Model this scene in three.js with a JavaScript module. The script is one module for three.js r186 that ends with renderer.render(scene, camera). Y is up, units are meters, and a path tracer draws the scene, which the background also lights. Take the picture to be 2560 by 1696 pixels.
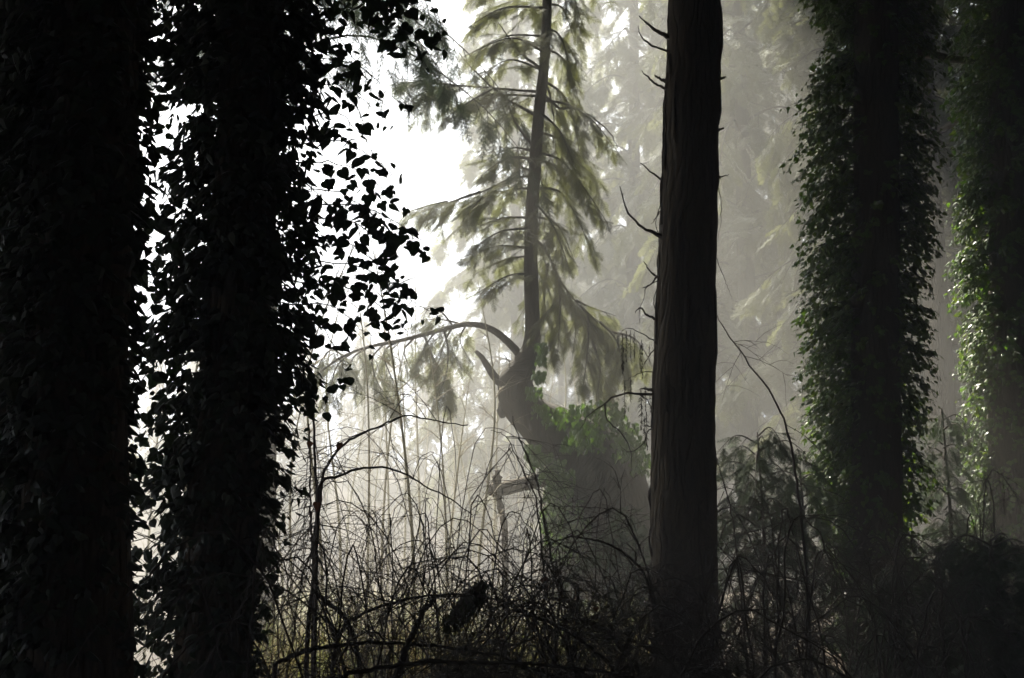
import * as THREE from 'three';
import { ImprovedNoise } from 'three/addons/math/ImprovedNoise.js';

// ---------------------------------------------------------------- camera, sky, sun, exposure, haze
const scene = new THREE.Scene();
const V = (x, y, z) => new THREE.Vector3(x, y, z);
const F = 3090, PITCH = THREE.MathUtils.degToRad(5.5), EYE = V(0, 1.6, 0);
const camera = new THREE.PerspectiveCamera(2 * THREE.MathUtils.radToDeg(Math.atan(848 / F)), 2560 / 1696, 0.05, 400);
camera.position.copy(EYE); camera.rotation.set(PITCH, 0, 0); camera.updateMatrixWorld(true);
const renderer = new THREE.WebGLRenderer({ antialias: true });
renderer.toneMapping = THREE.LinearToneMapping;
renderer.toneMappingExposure = 7.5;
renderer.shadowMap.enabled = true;

const SUN_AZ = THREE.MathUtils.degToRad(-20), SUN_EL = THREE.MathUtils.degToRad(47);
const SUN_DIR = V(Math.sin(SUN_AZ) * Math.cos(SUN_EL), Math.sin(SUN_EL), -Math.cos(SUN_AZ) * Math.cos(SUN_EL));
{
  const W = 512, H = 256, data = new Float32Array(W * H * 4);
  for (let r = 0; r < H; r++) for (let c = 0; c < W; c++) {
    const up = ((r + 0.5) / H - 0.5) * Math.PI, az = ((c + 0.5) / W - 0.5) * 2 * Math.PI;
    const x = Math.cos(az) * Math.cos(up), y = Math.sin(up), z = Math.sin(az) * Math.cos(up);
    const th = Math.acos(THREE.MathUtils.clamp(x * SUN_DIR.x + y * SUN_DIR.y + z * SUN_DIR.z, -1, 1)) * 180 / Math.PI;
    const halo = 1.4 * Math.exp(-Math.pow(th / 38, 2)), k = (r * W + c) * 4;
    data[k] = 0.14 + halo * 0.97; data[k + 1] = 0.175 + halo; data[k + 2] = 0.25 + halo * 1.02; data[k + 3] = 1;
  }
  const sky = new THREE.DataTexture(data, W, H, THREE.RGBAFormat, THREE.FloatType);
  sky.mapping = THREE.EquirectangularReflectionMapping; sky.magFilter = sky.minFilter = THREE.LinearFilter; sky.needsUpdate = true;
  scene.background = sky; scene.environment = sky;
}
const sun = new THREE.DirectionalLight(new THREE.Color().setRGB(1, 0.935, 0.8), 5);
sun.position.copy(SUN_DIR).multiplyScalar(80).add(V(0, 4, -20)); sun.target.position.set(0, 4, -20);
sun.castShadow = true; sun.shadow.mapSize.set(2048, 2048); sun.shadow.radius = 2;
Object.assign(sun.shadow.camera, { left: -45, right: 45, top: 45, bottom: -45, near: 1, far: 200 });
scene.add(sun, sun.target);
scene.fog = new THREE.FogExp2(new THREE.Color().setRGB(0.95, 0.93, 0.88), 0.021);

// ---------------------------------------------------------------- helpers
function rngOf(seed) { let s = seed >>> 0; const f = () => { s = (s + 0x6D2B79F5) | 0; let t = Math.imul(s ^ (s >>> 15), 1 | s); t = (t + Math.imul(t ^ (t >>> 7), 61 | t)) ^ t; return ((t ^ (t >>> 14)) >>> 0) / 4294967296; }; f.r = (a, b) => a + (b - a) * f(); return f; }
const perlin = new ImprovedNoise(), N3 = (x, y, z) => perlin.noise(x, y, z);
const at = (px, py, d) => V((px - 1280) / F * d, -(py - 848) / F * d, -d).applyAxisAngle(V(1, 0, 0), PITCH).add(EYE);
const lerp = THREE.MathUtils.lerp, clamp = THREE.MathUtils.clamp, smooth = THREE.MathUtils.smoothstep;
const taken = {};
function numbered(name) { const n = taken[name] ?? 0; taken[name] = n + 1; return n ? `${name}_${String(n).padStart(3, '0')}` : name; }
function tag(o, label, category, group, kind) { Object.assign(o.userData, { label, category }); if (group) o.userData.group = group; if (kind) o.userData.kind = kind; return o; }
function thing(name, pos, label, category, group) { const g = new THREE.Group(); g.name = numbered(name); g.position.copy(pos); scene.add(g); return tag(g, label, category, group); }
function interp(table, y) { // table of [y, value], sorted by y
  if (y <= table[0][0]) return table[0][1];
  for (let i = 1; i < table.length; i++) if (y <= table[i][0]) { const [a, b] = [table[i - 1], table[i]]; return lerp(a[1], b[1], (y - a[0]) / (b[0] - a[0])); }
  return table[table.length - 1][1];
}
function shadows(o) { o.castShadow = o.receiveShadow = true; return o; }
class MB { // collects tubes and triangles into one mesh
  constructor() { this.p = []; this.n = []; this.u = []; this.i = []; }
  tube(pts, rad, sides = 5, bump = null, cap = true) {
    const n = pts.length, T = V(), A = V(), B = V(), q = V(), base = this.p.length / 3;
    A.set(0.31, 0.2, 0.93); let len = 0;
    for (let k = 0; k < n; k++) {
      T.copy(pts[Math.min(n - 1, k + 1)]).sub(pts[Math.max(0, k - 1)]).normalize();
      A.addScaledVector(T, -A.dot(T)); if (A.lengthSq() < 1e-6) A.set(1, 0, 0).addScaledVector(T, -T.x); A.normalize(); B.crossVectors(T, A);
      if (k) len += pts[k].distanceTo(pts[k - 1]);
      const r = typeof rad === 'function' ? rad(k / (n - 1)) : rad[k];
      for (let s = 0; s <= sides; s++) {
        const a = s / sides * Math.PI * 2; q.copy(A).multiplyScalar(Math.cos(a)).addScaledVector(B, Math.sin(a));
        const rr = bump ? r * bump(s === sides ? 0 : a, len, r) : r;
        this.p.push(pts[k].x + q.x * rr, pts[k].y + q.y * rr, pts[k].z + q.z * rr); this.n.push(q.x, q.y, q.z);
        this.u.push(a * r, len);
      }
    }
    for (let k = 0; k < n - 1; k++) for (let s = 0; s < sides; s++) { const a = base + k * (sides + 1) + s, b = a + sides + 1; this.i.push(a, a + 1, b, b, a + 1, b + 1); }
    if (cap) for (const k of [0, n - 1]) { const c = this.p.length / 3; this.p.push(pts[k].x, pts[k].y, pts[k].z); const d = pts[k].clone().sub(pts[k ? k - 1 : 1]).normalize(); this.n.push(d.x, d.y, d.z); this.u.push(0, 0); for (let s = 0; s < sides; s++) { const a = base + k * (sides + 1) + s; k ? this.i.push(c, a, a + 1) : this.i.push(c, a + 1, a); } }
    return this;
  }
  tri(a, b, c) { const k = this.p.length / 3, nn = b.clone().sub(a).cross(c.clone().sub(a)).normalize(); for (const v of [a, b, c]) { this.p.push(v.x, v.y, v.z); this.n.push(nn.x, nn.y, nn.z); this.u.push(v.x, v.y); } this.i.push(k, k + 1, k + 2); return this; }
  geo(recompute = false) {
    const g = new THREE.BufferGeometry();
    g.setAttribute('position', new THREE.Float32BufferAttribute(this.p, 3)); g.setAttribute('normal', new THREE.Float32BufferAttribute(this.n, 3)); g.setAttribute('uv', new THREE.Float32BufferAttribute(this.u, 2)); g.setIndex(this.i);
    if (recompute) g.computeVertexNormals(); return g;
  }
  build(name, mat, parent, { kind, recompute = false, label } = {}) {
    const m = shadows(new THREE.Mesh(this.geo(recompute), mat)); m.name = name; if (kind) m.userData.kind = kind; if (label) m.userData.label = label; parent.add(m); return m;
  }
}
const curve = (pts, n) => new THREE.CatmullRomCurve3(pts, false, 'centripetal').getPoints(n);
function basis(x, nrm, pos, s) { // x axis along a direction, z axis near a normal
  const X = x.clone().normalize(), Z = nrm.clone().addScaledVector(X, -nrm.dot(X)); if (Z.lengthSq() < 1e-6) Z.set(0.3, 0.5, 0.8).addScaledVector(X, -V(0.3, 0.5, 0.8).dot(X)); Z.normalize();
  const Y = V().crossVectors(Z, X), m = new THREE.Matrix4().makeBasis(X, Y, Z); m.scale(V(s, s, s)); m.setPosition(pos); return m;
}
function instanced(name, geo, mat, mats, parent, tints, kind = 'stuff') {
  const im = shadows(new THREE.InstancedMesh(geo, mat, mats.length)); im.name = name;
  mats.forEach((m, k) => { im.setMatrixAt(k, m); if (tints) im.setColorAt(k, tints(k)); });
  if (kind) im.userData.kind = kind; parent.add(im); return im;
}

// ---------------------------------------------------------------- materials
function texture(size, fn, srgb) {
  const d = new Uint8Array(size * size * 4);
  for (let y = 0; y < size; y++) for (let x = 0; x < size; x++) { const c = fn(x / size, y / size), k = (y * size + x) * 4; d[k] = c[0] * 255; d[k + 1] = c[1] * 255; d[k + 2] = c[2] * 255; d[k + 3] = 255; }
  const t = new THREE.DataTexture(d, size, size); t.wrapS = t.wrapT = THREE.RepeatWrapping; t.magFilter = THREE.LinearFilter; t.minFilter = THREE.LinearMipmapLinearFilter; t.generateMipmaps = true; if (srgb) t.colorSpace = THREE.SRGBColorSpace; t.needsUpdate = true; return t;
}
const tile = (u, v, fu, fv, z) => { // noise that repeats over the unit square
  const a = N3(u * fu, v * fv, z), b = N3((u - 1) * fu, v * fv, z), c = N3(u * fu, (v - 1) * fv, z), d = N3((u - 1) * fu, (v - 1) * fv, z), s = smooth(u, 0.8, 1), t = smooth(v, 0.8, 1);
  return lerp(lerp(a, b, s), lerp(c, d, s), t);
};
const ridge = (u, v) => { const w = tile(u, v, 5, 3, 2.2) * 0.06, a = 1 - Math.abs(tile((u + w + 1) % 1, v, 16, 4, 0.5)) * 2.2, b = 1 - Math.abs(tile(u, v, 40, 12, 7.5)) * 2; return clamp(0.75 - 0.55 * a * a + 0.15 * b, 0, 1); };
const barkBump = texture(512, (u, v) => { const h = ridge(u, v); return [h, h, h]; });
const barkColor = texture(512, (u, v) => { const h = ridge(u, v), n = tile(u, v, 9, 7, 3.3) * 0.5 + 0.5, m = tile(u, v, 60, 50, 9) * 0.12; const k = 0.62 + 0.25 * h + m; return [clamp(k * (0.95 + 0.05 * n), 0, 1), clamp(k * (0.88 + 0.12 * n), 0, 1), clamp(k * (0.78 + 0.1 * n), 0, 1)]; }, true);
const rgb = (r, g, b) => new THREE.Color().setRGB(r, g, b);
const std = (o) => new THREE.MeshStandardMaterial(o), phys = (o) => new THREE.MeshPhysicalMaterial(o);
barkBump.repeat.set(1.6, 0.9); barkColor.repeat.set(1.6, 0.9);
const M = {
  bark: std({ color: rgb(0.12, 0.095, 0.07), map: barkColor, bumpMap: barkBump, bumpScale: 0.02, roughness: 0.92 }),
  firBark: std({ color: rgb(0.095, 0.083, 0.07), map: barkColor, bumpMap: barkBump, bumpScale: 0.02, roughness: 0.95 }),
  deadWood: std({ color: rgb(0.16, 0.13, 0.10), map: barkColor, bumpMap: barkBump, bumpScale: 0.008, roughness: 0.9 }),
  twig: std({ color: rgb(0.07, 0.055, 0.045), roughness: 0.85 }),
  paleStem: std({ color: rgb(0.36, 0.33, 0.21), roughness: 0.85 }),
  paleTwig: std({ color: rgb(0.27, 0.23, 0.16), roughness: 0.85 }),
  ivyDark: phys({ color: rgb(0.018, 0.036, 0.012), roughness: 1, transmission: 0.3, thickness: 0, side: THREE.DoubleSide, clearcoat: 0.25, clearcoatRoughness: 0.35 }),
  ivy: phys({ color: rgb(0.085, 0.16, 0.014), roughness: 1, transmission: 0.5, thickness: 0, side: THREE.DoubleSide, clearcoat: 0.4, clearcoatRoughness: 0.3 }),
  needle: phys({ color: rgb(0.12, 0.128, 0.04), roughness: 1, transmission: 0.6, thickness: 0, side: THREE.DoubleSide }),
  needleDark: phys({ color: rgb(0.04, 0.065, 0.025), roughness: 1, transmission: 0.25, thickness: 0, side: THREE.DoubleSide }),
  canopy: std({ color: rgb(0.03, 0.05, 0.02), roughness: 0.9, side: THREE.DoubleSide }),
  tassel: std({ color: rgb(0.05, 0.04, 0.03), roughness: 0.95, side: THREE.DoubleSide }),
  straw: phys({ color: rgb(0.31, 0.295, 0.14), roughness: 1, transmission: 0.35, thickness: 0, side: THREE.DoubleSide }),
  deadLeaf: phys({ color: rgb(0.13, 0.05, 0.022), roughness: 1, transmission: 0.35, thickness: 0, side: THREE.DoubleSide }),
  moss: std({ color: rgb(0.05, 0.06, 0.02), roughness: 1, side: THREE.DoubleSide }),
  soil: std({ color: rgb(0.09, 0.065, 0.04), roughness: 1 }),
};
{
  const lit = texture(512, (u, v) => { const a = tile(u, v, 40, 40, 1) * 0.5 + 0.5, b = tile(u, v, 110, 110, 5) * 0.5 + 0.5, g = tile(u, v, 6, 6, 8) * 0.5 + 0.5; const k = 0.45 + 0.5 * a * b + 0.1 * g; return [k, k * (0.85 + 0.1 * g), k * 0.7]; }, true);
  lit.repeat.set(0.5, 0.5); M.soil.map = lit; M.soil.bumpMap = lit; M.soil.bumpScale = 0.06;
}

// ---------------------------------------------------------------- ground
function groundY(x, z) {
  let y = 0.12 * N3(x * 0.25, 1.5, z * 0.25) + 0.05 * N3(x * 0.9, 4.5, z * 0.9);
  y += 15 * smooth(z, 3, 19) + 0.4 * Math.max(0, z - 3) * 0.2;                       // the wooded bank the photographer stands below
  y -= 2.6 * smooth(-z, 7.5, 17) * (1 - 0.75 * smooth(x, 1.2, 4));                                                        // the clearing lies a little lower
  y += 3.4 * smooth(-z, 34, 58) + 7 * smooth(x, 16, 30) * smooth(-z, -30, 10) + 2 * smooth(-x, 18, 30);
  return y;
}
{
  const g = new THREE.PlaneGeometry(64, 84, 160, 210); g.rotateX(-Math.PI / 2); g.translate(0, 0, -21);
  const p = g.attributes.position, uv = g.attributes.uv;
  for (let i = 0; i < p.count; i++) { p.setY(i, groundY(p.getX(i), p.getZ(i))); uv.setXY(i, p.getX(i), p.getZ(i)); }
  g.computeVertexNormals();
  const m = shadows(new THREE.Mesh(g, M.soil)); m.name = 'ground'; m.userData.kind = 'structure'; m.userData.label = 'dark leaf-littered forest floor under the thicket'; scene.add(m);
}
const onGround = (x, z, sink = 0.05) => V(x, groundY(x, z) - sink, z);

// ---------------------------------------------------------------- leaf, needle and clump shapes
function leafGeo(half, fold) {
  const mb = new MB(), c = V(0, -0.3, 0.03), out = [...half.map(([x, y]) => V(x, y, -Math.abs(x) * fold)), ...half.slice(1, -1).reverse().map(([x, y]) => V(-x, y, -Math.abs(x) * fold))];
  for (let k = 0; k < out.length; k++) mb.tri(c, out[(k + 1) % out.length], out[k]);
  const g = mb.geo(); g.scale(1, 1, 1); return g;
}
const LEAF = [
  leafGeo([[0, 0.04], [0.2, 0.15], [0.42, 0.08], [0.5, -0.14], [0.4, -0.42], [0.19, -0.7], [0, -1]], 0.28),
  leafGeo([[0, 0.03], [0.22, 0.18], [0.5, 0.06], [0.6, -0.22], [0.34, -0.36], [0.27, -0.62], [0, -1]], 0.2),
  leafGeo([[0, 0.02], [0.16, 0.1], [0.3, 0.02], [0.36, -0.2], [0.3, -0.5], [0.14, -0.78], [0, -1.05]], 0.35),
];
function sprayGeo(nSide, step, nl, nw, seed) { // a flat fir spray along +x, 0.42 m long
  const mb = new MB(), r = rngOf(seed), L = 0.42;
  const needles = (a, d, len) => {
    const nrm = V(0, 0, 1), side = V().crossVectors(nrm, d);
    for (let t = 0.015; t < len; t += step) for (const s of [-1, 1]) {
      const o = a.clone().addScaledVector(d, t), dir = d.clone().multiplyScalar(0.55).addScaledVector(side, s * 0.85).addScaledVector(nrm, r.r(-0.35, 0.45)).normalize(), l = nl * r.r(0.75, 1.1);
      mb.tri(o.clone().addScaledVector(d, -nw / 2), o.clone().addScaledVector(d, nw / 2), o.clone().addScaledVector(dir, l));
    }
    const w = nw * 0.5; mb.tri(a.clone().addScaledVector(side, -w), a.clone().addScaledVector(side, w), a.clone().addScaledVector(d, len));
  };
  needles(V(0, 0, 0), V(1, 0, -0.04).normalize(), L);
  for (let k = 0; k < nSide; k++) for (const s of [-1, 1]) {
    const t = (k + 0.5 + r.r(-0.2, 0.2)) / nSide, d = V(0.72, s * 0.7, r.r(-0.32, 0.1)).normalize();
    needles(V(t * L * 0.9, 0, 0), d, L * 0.42 * (1 - t * 0.75) * r.r(0.75, 1.1));
  }
  return mb.geo();
}
const SPRAY = sprayGeo(7, 0.0095, 0.03, 0.0066, 3), FARSPRAY = sprayGeo(6, 0.017, 0.05, 0.013, 5);
function clumpGeo(seed, n, size, spread) {
  const mb = new MB(), r = rngOf(seed);
  for (let k = 0; k < n; k++) {
    const c = V(r.r(-1, 1), r.r(-1, 1), r.r(-1, 1)).multiplyScalar(spread), a = V(r.r(-1, 1), r.r(-1, 1), r.r(-1, 1)).normalize(), b = V(r.r(-1, 1), r.r(-1, 1), r.r(-1, 1)).cross(a).normalize(), s = size * r.r(0.7, 1.2);
    const p0 = c.clone().addScaledVector(a, -s), p1 = c.clone().addScaledVector(b, s * 0.5), p2 = c.clone().addScaledVector(a, s), p3 = c.clone().addScaledVector(b, -s * 0.5); mb.tri(p0, p1, p2).tri(p0, p2, p3);
  }
  return mb.geo();
}
const CLUMP = clumpGeo(11, 26, 0.17, 0.42);
function tasselGeo(seed) { // a drooping dried flower cluster: a thin axis with ragged bits, hanging from the origin, 1 unit long
  const mb = new MB(), r = rngOf(seed); mb.tube([V(0, 0, 0), V(0.02, -0.4, 0), V(0.01, -1, 0.01)], [0.018, 0.014, 0.006], 3);
  for (let k = 0; k < 46; k++) { const t = r.r(0.06, 1), a = r.r(0, 6.28), w = 0.13 * Math.sin(Math.PI * Math.min(1, t * 0.9 + 0.12)) + 0.02, o = V(0.015, -t, 0), d = V(Math.cos(a) * w, -r.r(0.05, 0.14), Math.sin(a) * w); mb.tri(o, o.clone().add(V(-Math.sin(a) * 0.035, -0.01, Math.cos(a) * 0.035)).addScaledVector(d, 0.5), o.clone().add(d)); }
  return mb.geo();
}
const TASSEL = [tasselGeo(1), tasselGeo(2), tasselGeo(3)];

// ---------------------------------------------------------------- trunks
function barkBumps(seed, amp, plates = 9) {
  return (a, l) => { const w = N3(Math.cos(a) * 1.5 + seed, l * 0.7, Math.sin(a) * 1.5), f = Math.abs(N3(Math.cos(a) * plates * 0.35 + w, l * 1.3 + seed, Math.sin(a) * plates * 0.35 + w)), g = N3(Math.cos(a) * 5 + seed, l * 9, Math.sin(a) * 5); return 1 + amp * (0.8 * w + f * 1.6 - 0.3 + 0.4 * g); };
}
function trunk(parent, path, radii, { sides = 28, seg = 90, amp = 0.08, seed = 1, mat = M.bark, name = 'trunk' } = {}) {
  const c = new THREE.CatmullRomCurve3(path, false, 'centripetal'), n = seg, pts = [], rr = [];
  for (let k = 0; k <= n; k++) { const t = k / n; pts.push(c.getPoint(t)); const u = t * (radii.length - 1), i = Math.min(radii.length - 2, Math.floor(u)); rr.push(lerp(radii[i], radii[i + 1], smooth(u - i, 0, 1) * 0.5 + (u - i) * 0.5)); }
  return new MB().tube(pts, rr, sides, barkBumps(seed, amp)).build(name, mat, parent, { recompute: true });
}
const inView = (p, margin) => { const q = p.clone().sub(EYE).applyAxisAngle(V(1, 0, 0), -PITCH); return q.z < 0 && Math.abs(q.x) < -q.z * 1280 / F + margin && q.y < -q.z * 848 / F + margin; };
function crownOf(parent, r, { y0, y1, rad, n, cx = 0, cz = 0 }) { // a dense dark crown of leaf clumps on limbs
  const mats = [], limbs = new MB();
  for (let k = 0; k < 9; k++) { const y = lerp(y0, y1 - 1, k / 9), a = k * 2.4, l = rad * (1 - 0.6 * k / 9) * 0.8; if (inView(V(cx + Math.cos(a) * l, y, cz + Math.sin(a) * l).add(parent.position), 0.3)) continue; limbs.tube([V(cx * k / 9, y, cz * k / 9), V(cx + Math.cos(a) * l * 0.6, y + 0.5, cz + Math.sin(a) * l * 0.6), V(cx + Math.cos(a) * l, y + 0.4, cz + Math.sin(a) * l)], [0.07, 0.045, 0.02], 5); }
  for (let k = 0; k < n; k++) {
    const t = r(), y = lerp(y0, y1, t), prof = Math.sqrt(Math.max(0.04, 1 - Math.pow((t - 0.32) / 0.7, 2))), a = r.r(0, 6.283), rr = rad * prof * Math.sqrt(r()) * (0.85 + 0.3 * N3(Math.cos(a) * 2, y * 0.5, Math.sin(a) * 2));
    const m = new THREE.Matrix4().makeRotationFromEuler(new THREE.Euler(r.r(0, 6), r.r(0, 6), r.r(0, 6))); const s = r.r(0.9, 1.5); const o = V(cx + Math.cos(a) * rr, y, cz + Math.sin(a) * rr); if (inView(o.clone().add(parent.position), 0.95)) continue; m.scale(V(s, s, s)); m.setPosition(o); mats.push(m);
  }
  limbs.build('limbs', M.bark, parent); instanced('crown', CLUMP, M.canopy, mats, parent);
}

// ---------------------------------------------------------------- ivy
// axis: [py, px] centre line of the trunk in the view at depth d; left / right: [py, px] outline of the ivy
function ivy(parent, r, o) {
  const { d, axis, left, right, y0, y1, n, size, mat, trunkR, leaves = 300, front = 1, sparse = 0.62 } = o, base = parent.position, list = [], stems = new MB();
  const rows = (py) => { const c = interp(axis, py); return { c: at(c, py, d), L: (c - interp(left, py)) * d / F, R: (interp(right, py) - c) * d / F }; };
  const addLeaf = (p, radial, s) => {
    const down = V(radial.x * 0.4 + r.r(-0.8, 0.8), -1 + r.r(0, 0.5), radial.z * 0.4 + r.r(-0.7, 0.7)).normalize(), nrm = V(radial.x + r.r(-0.7, 0.7), 0.55 + r.r(-0.4, 0.5), radial.z + r.r(-0.7, 0.7));
    const Y = down.negate(), Z = nrm.addScaledVector(Y, -nrm.dot(Y)).normalize(), X = V().crossVectors(Y, Z), m = new THREE.Matrix4().makeBasis(X, Y, Z); m.scale(V(s, s, s)); m.setPosition(p);
    list.push({ m, p, v: r() < 0.5 ? 0 : r() < 0.6 ? 1 : 2 });
  };
  for (let k = 0; k < n; k++) {
    const py = lerp(y0, y1, r()), row = rows(py), a = r.r(0, 6.283); if (Math.sin(a) > 0.55 && r() > front) continue; const cx = Math.cos(a), cz = Math.sin(a), side = cx < 0 ? row.L : row.R, depthR = clamp((row.L + row.R) * 0.4, trunkR + 0.1, 0.62);
    const ext = Math.hypot(cx * side, cz * depthR), len = Math.max(0.06, ext - trunkR * 0.9) * Math.pow(r(), sparse), radial = V(cx, 0, cz);
    const s0 = row.c.clone().addScaledVector(radial, trunkR * 0.85), droop = len * r.r(0.15, 0.6) + 0.03, rise = len * r.r(-0.05, 0.35);
    const pts = curve([s0.clone().setY(s0.y + droop * 0.5), s0.clone().addScaledVector(radial, len * 0.55).setY(s0.y + droop * 0.5 + rise * 0.5), s0.clone().addScaledVector(radial, len).setY(s0.y + r.r(-0.04, 0.04) - droop * 0.2)], 6).map((p) => p.add(V(r.r(-1, 1), r.r(-1, 1), r.r(-1, 1)).multiplyScalar(0.012)));
    if (len > 0.12) stems.tube(pts.map((p) => p.clone().sub(base)), (t) => 0.004 - 0.0026 * t, 3, null, false);
    const cnt = Math.max(2, Math.round(len / (size * 0.55)));
    for (let q = 0; q < cnt; q++) {
      const t = lerp(len > 0.25 ? 0.3 : 0, 1, (q + r()) / cnt), u = t * 6, i = Math.min(5, Math.floor(u)), p = pts[i].clone().lerp(pts[i + 1], u - i), s = size * r.r(0.55, 1.25) * (t > 0.9 ? 0.75 : 1);
      const off = V(r.r(-1, 1), r.r(-0.7, 0.5), r.r(-1, 1)).multiplyScalar(size * 0.7), e = p.clone().add(off);
      if (len > 0.3 && r() < 0.5) stems.tube([p.clone().sub(base), e.clone().sub(base)], [0.0013, 0.0011], 3, null, false);
      addLeaf(e, radial, s);
    }
  }
  for (const [px0, py0, px1, py1, dep, cnt] of o.sprays ?? []) { // long trailing shoots, each hung with leaves
    const A = at(px0, py0, d + dep * 0.3), B = at(px1, py1, d + dep), mid = A.clone().lerp(B, 0.55).add(V(0, 0.07 + r.r(0, 0.06), 0));
    const pts = curve([A, mid, B], 12).map((p) => p.add(V(r.r(-1, 1), r.r(-1, 1), r.r(-1, 1)).multiplyScalar(0.01)));
    stems.tube(pts.map((p) => p.clone().sub(base)), (t) => 0.0045 - 0.003 * t, 4, null, false);
    for (let q = 0; q < cnt * 0.75; q++) {
      const t = 1 - Math.pow(r(), 1.1) * 0.95, u = t * 12, i = Math.min(11, Math.floor(u)), p = pts[i].clone().lerp(pts[i + 1], u - i);
      const e = p.clone().add(V(r.r(-0.07, 0.07), r.r(-0.11, 0.03), r.r(-0.07, 0.07)));
      stems.tube([p.clone().sub(base), p.clone().lerp(e, 0.5).add(V(0, 0.008, 0)).sub(base), e.clone().sub(base)], [0.0016, 0.0013, 0.0012], 3, null, false);
      addLeaf(e, V(r.r(-0.6, 0.6), 0, 0.8), size * r.r(0.6, 1.4) * (t > 0.93 ? 0.75 : 1)); list[list.length - 1].edge = 1;
    }
  }
  // those that show largest, at the rim and towards the viewer, are single leaves
  const cam = EYE, score = (l) => { const q = l.p.clone().sub(cam), dd = q.length(), py = 848 - F * (q.applyAxisAngle(V(1, 0, 0), -PITCH).y / -q.z), px = 1280 + F * (q.x / -q.z), row = interp(axis, py); if (py < 0 || py > 1696 || px < 0 || px > 2560) return 99; return dd * 0.25 - Math.abs(px - row) / 500 * (o.rim ?? 1) - (l.edge ? 2 : 0); };
  list.forEach((l) => { l.k = score(l); }); list.sort((a, b) => a.k - b.k);
  const inv = new THREE.Matrix4().makeTranslation(-base.x, -base.y, -base.z);
  for (const l of list.splice(0, leaves)) { const m = shadows(new THREE.Mesh(LEAF[l.v], mat)); m.name = 'ivy_leaf'; m.applyMatrix4(l.m.premultiply(inv)); parent.add(m); }
  const tint = rngOf(77), col = new THREE.Color();
  for (let v = 0; v < 3; v++) instanced('ivy_foliage', LEAF[v], mat, list.filter((l) => l.v === v).map((l) => l.m.premultiply(inv)), parent, () => { const k = tint.r(0.6, 1.35); return col.setRGB(k * tint.r(0.85, 1.35), k, k * tint.r(0.7, 1.1)); });
  stems.build('ivy_stems', M.twig, parent, { kind: 'stuff' });
}
function ivyTree(name, label, o) {
  const top = at(interp(o.axis, -260), -260, o.d), foot = at(interp(o.axis, 1696), 1696, o.d), b = onGround(foot.x, foot.z, 0.1);
  const t = thing(name, b, label, 'tree', o.group), r = rngOf(o.seed);
  const rel = (px, py) => at(px, py, o.d).sub(b), up = o.height;
  const path = [V(0, -0.1, 0), rel(interp(o.axis, 1500), 1500), rel(interp(o.axis, 1000), 1000), rel(interp(o.axis, 400), 400), rel(interp(o.axis, -200), -200), V(top.x - b.x + 0.2, up, top.z - b.z)];
  trunk(t, path, [o.trunkR * 1.35, o.trunkR * 1.15, o.trunkR * 1.02, o.trunkR * 0.95, o.trunkR * 0.9, 0.06], { seed: o.seed, amp: 0.07, sides: 32, seg: 120, mat: M.bark });
  ivy(t, r, o);
  if (o.crown) crownOf(t, r, o.crown);
  return t;
}

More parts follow.
